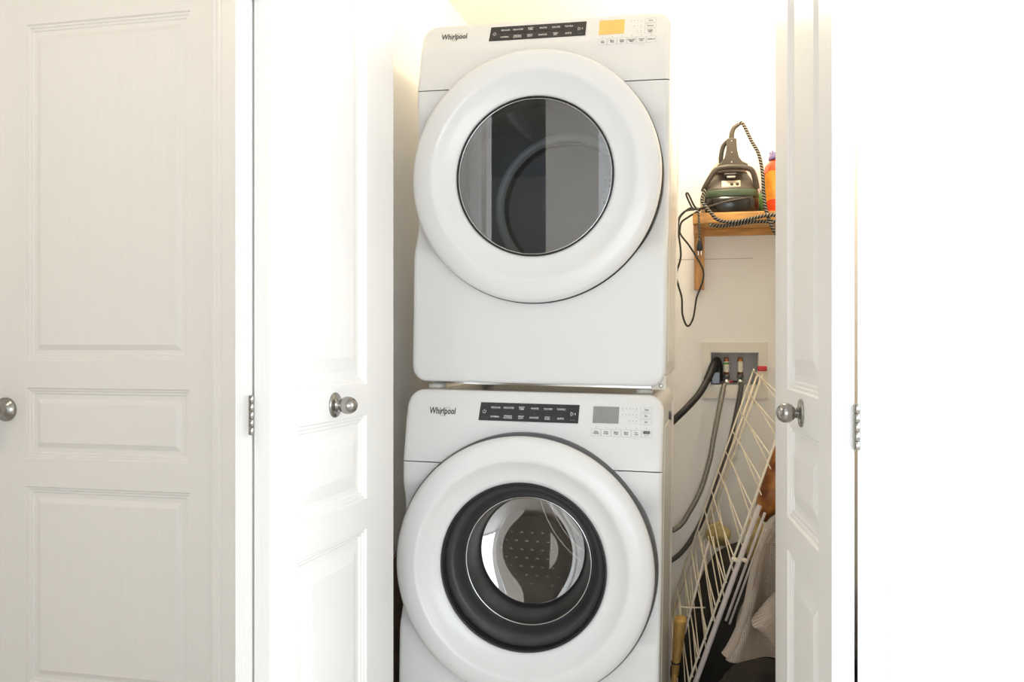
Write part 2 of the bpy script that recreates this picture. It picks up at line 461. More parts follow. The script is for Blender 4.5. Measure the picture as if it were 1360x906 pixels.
def panelled_leaf(name, parent, w, z0, z1, px0, px1, rows, inset, th=.035):
    """slab in local x 0..w, front face y=0; returns the leaf mesh, its panels are children"""
    bm = bmesh.new()
    bbox(bm, 0, px0, 0, th, z0, z1); bbox(bm, px1, w, 0, th, z0, z1)
    leaf = from_bm(name, bm, M['door_v'], parent)
    bm = bmesh.new()
    zs = [z0] + [z for r in rows for z in r] + [z1]
    for i in range(0, len(zs), 2): bbox(bm, px0, px1, 0, th, zs[i], zs[i + 1])
    rails = from_bm('rails', bm, M['door_h'], leaf)
    for (a, b) in rows:
        v, f = panel_mesh(px1 - px0, b - a, inset, th - .004)
        p = from_py('panel', v, f, M['door_h'] if b - a < .5 else M['door_v'], leaf)
        p.location = (px0, 0, a)
    return leaf

def ball_knob(parent, loc, axis, rr, kr, egg=1.0, proj=.03):
    k = lathe_dir('knob', [(.002, 0), (rr, 0), (rr, .002), (rr * .93, .004), (rr * .62, .0055), (rr * .38, .007), (rr * .36, proj)] +
              [(max(.0015, kr * math.sin(t)), proj + kr * egg * (1 - math.cos(t)) - .0015) for t in [math.radians(a) for a in range(24, 181, 12)]],
              loc, axis, M['nickel'], parent)
    return k

# room door
door = struct(empty('door_1', (DL + .006, 2.16, 0)))
tag(door, 'white three-panel room door with a round nickel knob, left of the closet')
wd = DR - DL - .010
off = -(DL + .006)
panelled_leaf('slab', door, wd, .01, 2.155, -1.8946 + off, -1.3775 + off, [(.15, .711), (.789, .989), (1.0635, 2.0105)], .046)
k = lathe_dir('knob', [(.002, 0), (.034, 0), (.034, .004), (.0325, .007), (.027, .011), (.019, .017), (.0145, .026), (.013, .04), (.016, .045), (.024, .05), (.0275, .058), (.0275, .066), (.024, .074), (.016, .079), (.002, .081)],
          (-1.9585 + off, 0, .9262), (0, -1, 0), M['nickel'], door)

# folded closet doors: two leaves each, knob on the inner leaf
ROWS = [(.14, .697), (.763, .954), (1.022, 2.0)]
LW = .562
def bifold(name, near_in, near_out, far_in, far_out, side, label):
    """near_in/out: x of the visible inner face and of the outer leaf's face at the fold; side -1 left, +1 right"""
    root = struct(empty(name, ((near_in + near_out) / 2, 1.49, 0)))
    tag(root, label)
    root_loc = root.location.copy()
    th = abs(near_in - near_out) / 2 - .0025
    for which, nx, fx in (('inner', near_in, far_in), ('outer', near_out, far_out)):
        e = Vector((fx - nx, 2.05 - 1.49, 0)); ang = math.atan2(e.y, e.x)
        # local x of the leaf runs so that its front (local -y) looks the right way
        facing_left = (which == 'inner') == (side > 0)
        if facing_left:        # front normal to -x : local x runs from far to near
            o, rz = Vector((fx, 2.05, 0)), ang + math.pi; px0, px1 = .15, .46
        else:                  # front normal to +x : local x runs from near to far
            o, rz = Vector((nx, 1.49, 0)), ang; px0, px1 = LW - .46, LW - .15
        leaf = panelled_leaf('leaf', root, LW, .015, 2.13, px0, px1, ROWS, .062, th)
        leaf.location = o - root_loc; leaf.rotation_euler = (0, 0, rz)
        if which == 'inner':
            s = .306
            lx = s if facing_left else LW - s
            ball_knob(leaf, (lx, 0, .986), (0, -1, 0), .0265, .0185, 1.0 if side > 0 else 1.12, .011)
    xm = 0.0
    for z in (.985, .33, 1.78):
        h = empty('hinge', (xm, 0, z)); h.parent = root
        kn = []
        for i in range(5):
            c = lathe_z('knuckle', [(.001, 0), (.0045, .0001), (.0052, .0008), (.0052, .0134), (.0045, .0141), (.001, .0142)], 0, -.004, M['nickel'], h, 12)
            c.location = (0, 0, -.036 + i * .0145)
    return root
bifold('door_2', -.7889, -.8568, -.759, -.889, -1, 'folded white closet door with oval knob, left of the washing machine')
bifold('door_3', .1801, .2526, .130, .357, 1, 'folded white closet door with round knob, right of the drying rack')

# ------------------------------------------------------------------ washer and dryer
def flat_text(s, size, bold=0.0, sx=1.0, shear=0.0):
    cu = bpy.data.curves.new('t', 'FONT'); cu.body = s; cu.size = size; cu.align_x = 'CENTER'; cu.align_y = 'CENTER'
    cu.offset = bold; cu.shear = shear; cu.resolution_u = 2; cu.space_line = 0.85
    ob = bpy.data.objects.new('t', cu)
    me = bpy.data.meshes.new_from_object(ob)
    v = [(p.co.x * sx, p.co.y) for p in me.vertices]; f = [tuple(p.vertices) for p in me.polygons]
    bpy.data.objects.remove(ob); bpy.data.curves.remove(cu); bpy.data.meshes.remove(me)
    return v, f

def machine(name, H, prof, hole_z, hole_x, hole_r, loc, roll):
    root = empty(name, loc, (0, roll, 0))
    hw, cr = .343, .042
    N, K = 144, 22
    # angles chosen so that corners are well sampled
    def boundary(a, ins=0.0):
        dx, dz = math.cos(a), math.sin(a)
        x0, x1, z0, z1 = -hw + ins, hw - ins, ins + .0, H - ins
        r = max(.006, cr - ins)
        t = 1e9
        if dx > 1e-9: t = min(t, (x1 - hole_x) / dx)
        if dx < -1e-9: t = min(t, (x0 - hole_x) / dx)
        if dz > 1e-9: t = min(t, (z1 - hole_z) / dz)
        if dz < -1e-9: t = min(t, (z0 - hole_z) / dz)
        x, z = hole_x + dx * t, hole_z + dz * t
        cx = min(max(x, x0 + r), x1 - r); cz = min(max(z, z0 + r), z1 - r)
        # rounded corners
        if (x < x0 + r or x > x1 - r) and (z < z0 + r or z > z1 - r):
            d = Vector((x - cx, z - cz)); d = d.normalized() * r if d.length > 0 else d
            x, z = cx + d.x, cz + d.y
        return x, z
    angs = sorted(set([2 * math.pi * i / N for i in range(N)] +
                      [math.atan2(zz - hole_z, xx - hole_x) % (2 * math.pi) + da for xx in (-hw, hw) for zz in (0, H) for da in (-.05, -.035, -.02, -.01, 0, .01, .02, .035, .05)]))
    n = len(angs)
    v, f = [], []
    rows = []
    for j in range(K + 1):
        t = j / K
        for a in angs:
            bx, bz = boundary(a, .010)
            x = hole_x + hole_r * math.cos(a) * (1 - t) + (bx - hole_x) * t
            z = hole_z + hole_r * math.sin(a) * (1 - t) + (bz - hole_z) * t
            v.append((x, interp(prof, z), z))
    for ins, dy in ((.006, .0015), (.0025, .004), (.0005, .008), (0, .013), (0, .085)):
        for a in angs:
            bx, bz = boundary(a, ins)
            v.append((bx, interp(prof, bz) + dy if dy < .05 else .092, bz))
    for j in range(K + 5):
        for k in range(n):
            k2 = (k + 1) % n
            f.append((j * n + k, j * n + k2, (j + 1) * n + k2, (j + 1) * n + k))
    me = bpy.data.meshes.new('fascia'); me.from_pydata(v, [], f); me.update()
    seam = .795
    parts = []
    for nm, lo in (('front_panel', True), ('console', False)):
        bm = bmesh.new(); bm.from_mesh(me)
        bmesh.ops.recalc_face_normals(bm, faces=bm.faces[:])
        zc = seam - .0012 if lo else seam + .0012
        bmesh.ops.bisect_plane(bm, geom=bm.verts[:] + bm.edges[:] + bm.faces[:], plane_co=(0, 0, zc), plane_no=(0, 0, 1), clear_outer=lo, clear_inner=not lo)
        o = from_bm(nm, bm, M['enamel'], root, True, recalc=False)
        parts.append(o)
    front, console = parts
    # cabinet without a front: sides, top, back and bottom
    bm = bmesh.new()
    x, y0, y1, z0, z1 = .3385, .07, .69, .004, H - .005
    b2 = bmesh.new(); bmesh.ops.create_cube(b2, size=1)
    for vv in b2.verts: vv.co = Vector((vv.co.x * 2 * x, (y0 + y1) / 2 + vv.co.y * (y1 - y0), (z0 + z1) / 2 + vv.co.z * (z1 - z0)))
    bmesh.ops.delete(b2, geom=[q for q in b2.faces if q.normal.y < -.5], context='FACES')
    ed = [e for e in b2.edges if abs(e.verts[0].co.y - e.verts[1].co.y) > .1]
    bmesh.ops.bevel(b2, geom=ed, offset=.040, segments=6, affect='EDGES', profile=.5)
    cab = from_bm('cabinet', b2, M['enamel_side'], root, False)
    # pressed ribs on the right side of the cabinet
    for yy, w in ((.115, .006), (.60, .007), (.655, .006)):
        box('side_rib', x - .001, x + .0035, yy - w, yy + w, .03, H - .05, M['enamel_side'], cab, .002)
    box('side_panel', x - .001, x + .003, .16, .55, .06, H - .09, M['enamel_side'], cab, .0025)
    return root, front, console, cab

def surf_plate(name, x0, x1, z0, z1, prof, lift, mat, parent, skew=0.0, n=4):
    """thin plate that follows the front's slope, with thickness"""
    v, f = [], []
    for i in range(n + 1):
        z = z0 + (z1 - z0) * i / n; sk = skew * (i / n)
        y = interp(prof, z)
        v += [(x0 + sk, y - lift, z), (x1 + sk * .5, y - lift, z), (x1 + sk * .5, y + .001, z), (x0 + sk, y + .001, z)]
    for i in range(n):
        for k in range(4):
            k2 = (k + 1) % 4; f.append((i * 4 + k, i * 4 + k2, (i + 1) * 4 + k2, (i + 1) * 4 + k))
    f.append((0, 1, 2, 3)); f.append((n * 4, n * 4 + 1, n * 4 + 2, n * 4 + 3))
    return from_py(name, v, f, mat, parent)

def surf_text(s, x, z, size, prof, lift, mat, parent, bold=0.0, sx=.95, shear=0.0, name='lettering'):
    v, f = flat_text(s, size, bold, sx, shear)
    if not v: return None
    vv = [(x + a, interp(prof, z + b) - lift, z + b) for a, b in v]
    return from_py(name, vv, f, mat, parent, recalc=False)

def surf_frame(name, x0, x1, z0, z1, prof, lift, mat, parent, t=.0006):
    v, f = [], []
    for (a, b, c, d) in ((x0, x1, z0, z1), (x0 + t, x1 - t, z0 + t, z1 - t)):
        for (x, z) in ((a, c), (b, c), (b, d), (a, d)): v.append((x, interp(prof, z) - lift, z))
    for k in range(4):
        k2 = (k + 1) % 4; f.append((k, k2, 4 + k2, 4 + k))
    return from_py(name, v, f, mat, parent, recalc=False)

def surf_dot(x, z, r, prof, lift, mat, parent, name='indicator_dot'):
    v = [(x + r * math.cos(a), interp(prof, z + r * math.sin(a)) - lift, z + r * math.sin(a)) for a in [2 * math.pi * i / 8 for i in range(8)]]
    return from_py(name, v, [tuple(range(8))], mat, parent, recalc=False)

def arc_strip(pts, w, prof, lift, mat, parent, name):
    v, f = [], []
    for i, (x, z) in enumerate(pts):
        a = pts[max(0, i - 1)]; b = pts[min(len(pts) - 1, i + 1)]
        d = Vector((b[0] - a[0], b[1] - a[1])).normalized(); nx, nz = -d.y, d.x
        t = i / (len(pts) - 1); ww = w * (.35 + .65 * math.sin(math.pi * min(1, max(0, t))))
        for s in (-1, 1):
            zz = z + nz * ww * s / 2
            v.append((x + nx * ww * s / 2, interp(prof, zz) - lift, zz))
    for i in range(len(pts) - 1): f.append((2 * i, 2 * i + 1, 2 * i + 3, 2 * i + 2))
    return from_py(name, v, f, mat, parent, recalc=False)

def controls(console, prof, logo_x, logo_z, P, D, BT, R3, row1, row2, keys, side, dots):
    lcd = 'lcd' if dots == 5 else 'lcd_on'
    L1 = .0011
    # logo with its looping swoosh
    surf_text('Whirlpool', logo_x, logo_z, .0235, prof, L1, M['print_k'], console, .00045, .74, name='logo')
    a0, cx, cz, rx, rz, rot = 0, logo_x + .0075, logo_z - .0012, .0155, .0118, math.radians(38)
    pts = []
    for i in range(40):
        t = math.radians(-165 + i * 330 / 39) + math.radians(115)
        x, z = rx * math.cos(t), rz * .62 * math.sin(t)
        pts.append((cx + x * math.cos(rot) - z * math.sin(rot), cz + x * math.sin(rot) + z * math.cos(rot)))
    arc_strip(pts, .0013, prof, L1 - .0003, M['gold'], console, 'logo_swoosh')
    # black key strip
    x0, x1, z0, z1 = P
    pan = surf_plate('key_panel', x0, x1, z0, z1, prof, .0014, M['panel'], console, .0022)
    h = z1 - z0; zm = (z0 + z1) / 2
    kw = (x1 - x0)
    px_a, px_b = x0 + kw * .100, x1 - kw * .108
    surf_plate('key', x0 + .002, px_a - .0012, z0 + .001, z1 - .001, prof, .0019, M['panel_key'], console, .0018)
    surf_plate('key', px_b + .0012, x1 - .001, z0 + .001, z1 - .001, prof, .0019, M['panel_key'], console, .0006)
    cw = (px_b - px_a) / 6
    for r, row in enumerate((row1, row2)):
        zc = zm + (.25 if r == 0 else -.25) * h
        for i, s in enumerate(row):
            xa = px_a + i * cw
            surf_plate('key', xa + .0006, xa + cw - .0006, zc - .235 * h, zc + .235 * h, prof, .0019, M['panel_key'], console)
            surf_text(s, xa + cw / 2, zc - .001, .0064 if '\n' not in s else .0056, prof, .0023, M['print_w'], console, .00012, .9)
            surf_dot(xa + cw / 2, zc + .19 * h, .0006, prof, .0023, M['print_g'], console)
    # power symbol and start symbol
    xp = (x0 + px_a) / 2 + .001
    arc_strip([(xp + .0042 * math.cos(math.radians(a)), zm + .0042 * math.sin(math.radians(a))) for a in range(120, 421, 12)], .0013, prof, .0023, M['print_w'], console, 'power_symbol')
    surf_plate('power_symbol', xp - .0005, xp + .0005, zm + .0005, zm + .0052, prof, .0023, M['print_w'], console)
    xs = (px_b + x1) / 2
    tri = [(xs - .006, zm + .0052), (xs - .006, zm - .0052), (xs + .0015, zm), (xs - .006, zm + .0052)]
    for a, b in zip(tri[:-1], tri[1:]):
        arc_strip([(a[0] + (b[0] - a[0]) * t, a[1] + (b[1] - a[1]) * t) for t in (0, .5, 1)], .0014, prof, .0023, M['print_w'], console, 'start_symbol')
    surf_text('II', xs + .0055, zm, .0062, prof, .0023, M['print_w'], console, .0002, .9, name='start_symbol')
    surf_text('HOLD 3 SEC', xs, zm - .33 * h, .0024, prof, .0023, M['print_g'], console, 0, .95)
    surf_text('WHAT TO WASH' if dots == 5 else 'WHAT TO DRY', (x0 + x1) / 2 - .01, z1 + .003, .0030, prof, L1, M['print_g'], console)
    surf_text('HOW TO WASH' if dots == 5 else 'HOW TO DRY', (x0 + x1) / 2 - .01, z0 - .003, .0030, prof, L1, M['print_g'], console)
    # display
    surf_plate('display', D[0], D[1], D[2], D[3], prof, .0014, M[lcd], console)
    # lower row of six keys
    bx0, bx1, bz0, bz1 = BT; bw = (bx1 - bx0) / 6
    for i, s in enumerate(keys):
        xa = bx0 + i * bw
        surf_frame('button', xa + .0004, xa + bw - .0004, bz0, bz1, prof, L1, M['print_g'], console, .0005)
        surf_dot(xa + bw / 2, bz1 + .0042, .0009, prof, L1, M['print_k'], console)
        if s == 'LOAD':
            surf_plate('button_badge', xa + bw / 2 - .0085, xa + bw / 2 + .0085, (bz0 + bz1) / 2 + .0003, (bz0 + bz1) / 2 + .0068, prof, .0012, M['print_k'], console)
            surf_text('Load & Go', xa + bw / 2, (bz0 + bz1) / 2 + .0036, .0034, prof, .0016, M['print_w'], console)
            surf_text('A 1-11', xa + bw / 2, (bz0 + bz1) / 2 - .004, .0042, prof, L1, M['print_k'], console, .0001)
        else:
            surf_text(s, xa + bw / 2, (bz0 + bz1) / 2, .0052, prof, L1, M['print_k'], console, .00012, .92)
    # three keys at the right with rows of indicator dots
    rx0, rx1, rz0, rz1 = R3; rh = (rz1 - rz0) / 3
    for i, s in enumerate(side):
        zb = rz1 - (i + 1) * rh
        surf_frame('button', rx0, rx1, zb + .0012, zb + rh - .0012, prof, L1, M['print_g'], console, .0005)
        surf_text(s, (rx0 + rx1) / 2, zb + rh / 2, .0054 if '\n' not in s else .0046, prof, L1, M['print_k'], console, .00012, .92)
        cnt = (dots, dots, 3)[i] if dots == 5 else (4, 3, 2)[i]
        for q in range(cnt):
            surf_dot(rx0 - .0095 - q * .0088, zb + rh * .62, .0009, prof, L1, M['print_k'], console)
        surf_text('MORE', rx0 - .010, zb + rh * .26, .0027, prof, L1, M['print_g'], console)
        surf_text('LESS', rx0 - .0095 - (cnt - 1) * .0088, zb + rh * .26, .0027, prof, L1, M['print_g'], console)
    surf_text('HOLD 3 SEC', bx0 + bw * 4.5, bz0 - .004, .0026, prof, L1, M['print_g'], console)

ROLL = math.radians(.8)
# ---- washing machine
PW = [(0, 0), (.35, 0), (.42, .030), (.55, .045), (.68, .036), (.745, .012), (.80, .012), (.90, .030), (.985, .058)]
WX, WZ = -.006, .540
wash, w_front, w_con, w_cab = machine('washing_machine', .985, PW, WZ, WX, .262, (-.483, 2.26, 0), ROLL)
tag(wash, 'white front-loading washing machine standing on the floor below the dryer', 'washing machine')
RW = .337
dr = lathe('door_rim', [(RW - .03, .052), (RW + .004, .052), (RW + .006, .03), (RW + .004, -.012), (RW - .01, -.020)], WX, WZ, M['rim'], wash)
door_w = lathe('door', [(RW - .012, -.008), (RW - .001, -.014), (RW, -.022), (RW - .004, -.034), (RW - .014, -.041), (RW - .030, -.045), (.283, -.050), (.277, -.049), (.271, -.045),
                        (.262, -.037), (.245, -.027), (.229, -.021), (.2175, -.019), (.2165, -.010), (.2165, .02)], WX, WZ, M['ring'], wash, 128)
lathe('window_trim', [(.2172, -.0192), (.2165, -.0215), (.2135, -.0215), (.2105, -.018), (.2105, .03), (.2172, .03)], WX, WZ, M['black'], wash, 128)
lathe('door_liner', [(.2115, -.008), (.2105, .006), (.206, .014), (.196, .019), (.190, .022), (.184, .034), (.178, .040), (.174, .050), (.170, .056)], WX, WZ, M['liner'], wash, 96)
lathe('gasket_lip', [(.1705, .055), (.1685, .0525), (.1665, .055), (.1685, .0575)], WX, WZ, M['chrome'], wash, 96, closed=True)
lathe('gasket', [(.262, .06), (.25, .05), (.225, .052), (.215, .066), (.222, .085), (.205, .094), (.196, .108), (.203, .124), (.192, .134), (.190, .15), (.205, .158), (.262, .162)], WX, WZ, M['rubber'], wash, 96)
bowl = lathe('glass_bowl', [(.166, .056), (.160, .080), (.157, .110), (.154, .150), (.152, .172), (.149, .180), (.146, .1845)], WX, WZ, M['bowl'], wash, 96)
lathe('bowl_end', [(.1465, .1840), (.1455, .1845), (.07, .1845), (.002, .1845)], WX, WZ, M['glass_w'], wash, 96)
for o_ in wash.children:
    if o_.name.split('.')[0] in ('glass_bowl', 'bowl_end'):
        for v_ in o_.data.vertices:
            g_ = max(0, v_.co.y - .056) / .13
            v_.co.x -= .014 * g_; v_.co.y += .115 * (v_.co.z - WZ) * min(1, g_)
lathe('drum', [(.200, .165), (.245, .175), (.255, .19), (.255, .24), (.250, .245), (.250, .255), (.255, .26), (.255, .40), (.250, .405), (.250, .415), (.255, .42), (.255, .50), (.240, .52), (.15, .525), (.14, .515), (.06, .51), (.002, .508)], WX, WZ, M['steel'], wash, 96)
for a in (35, 155, 275):
    ang = math.radians(a)
    b = box('lifter', -.022, .022, .19, .50, 0, .055, M['steel'], wash, .015, 3, True)
    b.location = (WX + .255 * math.cos(ang), 0, WZ + .255 * math.sin(ang)); b.rotation_euler = (0, -ang - R90 , 0)
# dimples of the drum wall
random.seed(3)
vv, ff = [], []
for ia in range(26):
    for iy in range(7):
        ang = math.radians(180 + 6.4 * ia + (3.2 if iy % 2 else 0)); y = .265 + iy * .033
        if 22 < abs(((math.degrees(ang) - 275 + 180) % 360) - 180) or True:
            base = len(vv); R0 = .2555; hh = .006
            for (da, dy) in ((-.028, 0), (0, -.010), (.028, 0), (0, .010)):
                vv.append((WX + R0 * math.cos(ang + da), y + dy, WZ + R0 * math.sin(ang + da)))
            vv.append((WX + (R0 - hh) * math.cos(ang), y, WZ + (R0 - hh) * math.sin(ang)))
            ff += [(base, base + 1, base + 4), (base + 1, base + 2, base + 4), (base + 2, base + 3, base + 4), (base + 3, base, base + 4)]
for ix in range(11):
    for iz in range(8):
        x = WX - .20 + ix * .034 + (.017 if iz % 2 else 0); z = WZ - .215 + iz * .027
        if (x - WX) ** 2 + (z - WZ) ** 2 > .215 ** 2 or (x - WX) > -.02 + .35 * (WZ - z) - .02: continue
        base = len(vv); y = .512
        for (dx, dz) in ((-.008, -.002), (0, -.004), (.008, -.002), (0, .005)): vv.append((x + dx, y, z + dz))
        vv.append((x, y - .006, z + .002))
        ff += [(base, base + 1, base + 4), (base + 1, base + 2, base + 4), (base + 2, base + 3, base + 4), (base + 3, base, base + 4)]
for q, rr_ in enumerate((.255, .285, .315)):
    tube('drum_ridge', [(WX + .235 + rr_ * math.cos(math.radians(a_)) * .95, .505, WZ + .165 + rr_ * math.sin(math.radians(a_))) for a_ in range(172, 262, 8)], .0055, M['dimple'], wash, 8)
dm = from_py('drum_dimples', vv, ff, M['dimple'], wash, True); dm['kind'] = 'stuff'
for sx in (-.27, .27):
    for yy in (.1, .62):
        f_ = lathe_z('foot', [(.02, 0), (.022, .002), (.022, .006)], sx, yy, M['black'], wash, 16)
controls(w_con, PW, -.2405, .9295, (-.1395, .1262, .909, .9555), (.1635, .2300, .9120, .9535), (.1605, .3145, .8795, .8975), (.2845, .3140, .9105, .9560),
         ['REGULAR', 'DELICATES', 'BULKY\nITEMS', 'WHITES', 'COLORS', 'TOWELS'], ['NORMAL', 'WRINKLE\nCONTROL', 'HEAVY\nDUTY', 'SANITIZE', 'COLD\nWASH', 'QUICK'],
         ['Clean\nWasher', 'Drain\n& Spin', 'Steam\nClean', 'Extra\nRinse', 'Pre\nSoak', 'LOAD'], ['Temp', 'Spin', 'Soil'], 5)
# side transport bolt cover
lathe_dir('bolt_cover', [(.002, 0), (.014, .0), (.013, .006), (.002, .008)], (.3385, .42, .905), (1, 0, 0), M['rim'], wash, 16)

# ---- dryer
PD = [(0, 0), (.34, 0), (.42, .035), (.55, .050), (.66, .034), (.74, .012), (.80, .012), (.90, .034), (.99, .064)]
DX, DZ = -.006, .5485
dry, d_front, d_con, d_cab = machine('tumble_dryer', .990, PD, DZ, DX, .262, (-.467, 2.332, 1.006), ROLL)
tag(dry, 'white tumble dryer stacked on top of the washing machine', 'dryer')
RD = .334
lathe('door_gap', [(RD - .03, .055), (RD + .002, .055), (RD + .002, -.003), (RD - .004, -.0065), (RD - .02, -.008)], DX, DZ, M['black'], dry, 128)
lathe('door', [(RD - .012, -.002), (RD - .001, -.007), (RD, -.016), (RD - .003, -.028), (RD - .012, -.035), (RD - .030, -.039), (.279, -.044), (.273, -.043), (.266, -.039),
               (.256, -.032), (.238, -.024), (.220, -.019), (.2115, -.017), (.2105, -.010), (.2105, .03)], DX, DZ, M['ring'], dry, 128)
lathe('window_trim', [(.2112, -.0172), (.2108, -.0195), (.2085, -.0195), (.2070, -.016), (.2070, .02), (.2112, .02)], DX, DZ, M['black'], dry, 128)
lathe('window_bead', [(.2068, -.0135), (.2068, -.0155), (.2045, -.0155), (.2045, -.0135)], DX, DZ, M['chrome'], dry, 128, closed=True)
lathe('window_glass', [(.2072, -.013), (.10, -.013), (.002, -.013)], DX, DZ, M['glass_d'], dry, 96, smooth=False)
lathe('door_liner', [(.2072, .0), (.2060, .05), (.225, .062), (.262, .065)], DX, DZ, M['drum_d'], dry, 96)
lathe('drum', [(.225, .064), (.27, .075), (.275, .10), (.275, .30), (.271, .305), (.271, .312), (.275, .317), (.275, .48), (.262, .52), (.240, .548)], DX, DZ, M['drum_d'], dry, 128)
lathe('drum_rear_ring', [(.242, .546), (.236, .535), (.226, .532), (.217, .538), (.212, .548)], DX, DZ, M['lifter'], dry, 128)
lathe('drum_seal', [(.213, .548), (.211, .543), (.205, .545), (.203, .575), (.213, .575)], DX, DZ, M['black'], dry, 128)
lathe('drum_back', [(.204, .574), (.10, .570), (.002, .568)], DX, DZ, M['drum_b'], dry, 96)
for a in (118, 238, 358):
    ang = math.radians(a)
    b2 = bmesh.new()
    prof2 = [(-.030, 0), (-.020, .020), (-.008, .045), (0, .050), (.008, .045), (.020, .020), (.030, 0)]
    vv, ff = [], []
    for j, yy in enumerate([.12, .15, .22, .32, .42, .49, .515]):
        sc = [.25, .7, 1, 1, 1, .8, .4][j]
        for (x, z) in prof2: vv.append((x, yy, z * sc))
    m7 = len(prof2)
    for j in range(6):
        for k in range(m7 - 1): ff.append((j * m7 + k, j * m7 + k + 1, (j + 1) * m7 + k + 1, (j + 1) * m7 + k))
    b2.free()
    o = from_py('lifter', vv, ff, M['lifter'], dry, True)
    o.location = (DX + .276 * math.cos(ang), 0, DZ + .276 * math.sin(ang)); o.rotation_euler = (0, -ang - R90, 0)
# lint grille on the drum's back
gr = box('vent_grille', .098, .178, .556, .569, DZ + .0, DZ + .10, M['drum_b'], dry, .012, 3)
for i in range(4):
    for j in range(5):
        lathe('vent_hole', [(.0055, -.0008), (.004, -.0006), (.002, -.0006)], .111 + i * .018, DZ + .015 + j * .0175, M['black'], gr, 8, y0=.556)
# feet, base strip and corner bracket
for sx in (-.285, .285):
    for yy in (.055, .60):
        f_ = lathe_z('foot', [(.022, -.020), (.024, -.018), (.024, -.010), (.012, -.008), (.012, .006)], sx, yy, M['boxwhite'], dry, 20)
box('base_strip', -.29, .335, .03, .045, -.006, .012, M['chrome'], dry)
br = box('corner_bracket', .305, .343, .028, .034, -.008, .028, M['boxwhite'], dry)
lathe_dir('screw', [(.001, 0), (.006, 0), (.0055, .003), (.001, .0035)], (.330, .028, .002), (0, -1, 0), M['chrome'], br, 12)
controls(d_con, PD, -.249, .9525, (-.1488, .1165, .9315, .9745), (.1525, .2200, .9305, .9735), (.1510, .3045, .8995, .9180), (.2735, .3030, .9255, .9730),
         ['REGULAR', 'DELICATES', 'BULKY\nITEMS', 'WHITES', 'COLORS', 'TOWELS'], ['NORMAL', 'WRINKLE\nCONTROL', 'HEAVY\nDUTY', 'SANITIZE', 'TIMED\nDRY', 'QUICK'],
         ['Less\nTime', 'More\nTime', 'Cycle\nSignal', 'Damp Dry\nSignal', 'Control\nLock', 'EcoBoost'], ['Temp', 'Dryness', 'Wrinkle\nShield'], 4)

# ------------------------------------------------------------------ closet lamp
lamp = empty('ceiling_lamp', (-.03, 2.93, CH))
tag(lamp, 'small warm round lamp on the closet ceiling', 'lamp')
lathe_z('lamp_base', [(.06, -.001), (.06, -.018), (.05, -.024)][::-1], 0, 0, M['boxwhite'], lamp)
ld = bpy.data.lights.new('lamp_light', 'POINT'); ld.energy = 14; ld.color = (1.0, .84, .60); ld.shadow_soft_size = .055
lo = bpy.data.objects.new('lamp_light', ld); C.objects.link(lo); lo.parent = lamp; lo.location = (0, 0, -.13)
# hallway ceiling lamp
hl = empty('hall_ceiling_lamp', (-1.55, 1.0, RH))
tag(hl, 'warm round lamp on the hallway ceiling in front of the room door', 'lamp')
lathe_z('lamp_base', [(.09, -.001), (.09, -.02), (.08, -.026)][::-1], 0, 0, M['boxwhite'], hl)
ld = bpy.data.lights.new('hall_lamp_light', 'POINT'); ld.energy = 13; ld.color = (1.0, .84, .62); ld.shadow_soft_size = .09
lo = bpy.data.objects.new('hall_lamp_light', ld); C.objects.link(lo); lo.parent = hl; lo.location = (0, 0, -.13)

# ------------------------------------------------------------------ shelf
sh = empty('wall_shelf', (.17, CB, 1.31))
tag(sh, 'small pine shelf on the closet back wall with an upright cleat', 'shelf')
def rel(o, parent): o.location = tuple(-Vector(parent.location)); return o
rel(box('board', -.076, .415, 3.20, 3.398, 1.531, 1.568, M['wood'], sh, .003), sh)
rel(box('upright', -.0745, -.038, 3.365, 3.3985, 1.309, 1.531, M['wood_v'], sh, .002), sh)
rel(box('bracket_arm', -.0745, -.058, 3.235, 3.365, 1.500, 1.531, M['wood_v'], sh, .002), sh)
rel(box('cleat', -.038, .415, 3.378, 3.3985, 1.507, 1.531, M['wood'], sh, .002), sh)

# ------------------------------------------------------------------ steam iron station
ir = empty('steam_iron', (.053, 3.29, 1.568))
tag(ir, 'taupe and black steam iron station with braided hose on the pine shelf', 'iron')
ox, oy, oz = .053, 3.29, 1.568
def ell_loft(name, secs, mat, n=28, p=3.0):
    """sections (z, cx, cy, hx, hy): superellipse loft"""
    v, f = [], []
    for (z, cx, cy, hx, hy) in secs:
        for k in range(n):
            a = 2 * math.pi * k / n; c, s = math.cos(a), math.sin(a)
            v.append((cx + hx * math.copysign(abs(c) ** (2 / p), c), cy + hy * math.copysign(abs(s) ** (2 / p), s), z))
    m = len(secs)
    for i in range(m - 1):
        for k in range(n):
            k2 = (k + 1) % n; f.append((i * n + k, i * n + k2, (i + 1) * n + k2, (i + 1) * n + k))
    f.append(tuple(range(n - 1, -1, -1))); f.append(tuple((m - 1) * n + k for k in range(n)))
    return from_py(name, v, f, mat, ir, True)
ell_loft('tank', [(.001, 0, 0, .092, .078), (.006, 0, 0, .097, .083), (.035, 0, 0, .099, .085), (.062, 0, 0, .098, .084)], M['iron_tank'])
ell_loft('green_band', [(.056, 0, 0, .0985, .0845), (.058, 0, 0, .100, .086), (.078, 0, 0, .098, .085), (.081, 0, 0, .096, .083)], M['iron_green'])
ell_loft('shell', [(.080, 0, 0, .0965, .083), (.086, 0, 0, .095, .080), (.110, 0, .004, .083, .066), (.138, 0, .010, .066, .050), (.150, 0, .014, .058, .044)], M['iron_grey'])
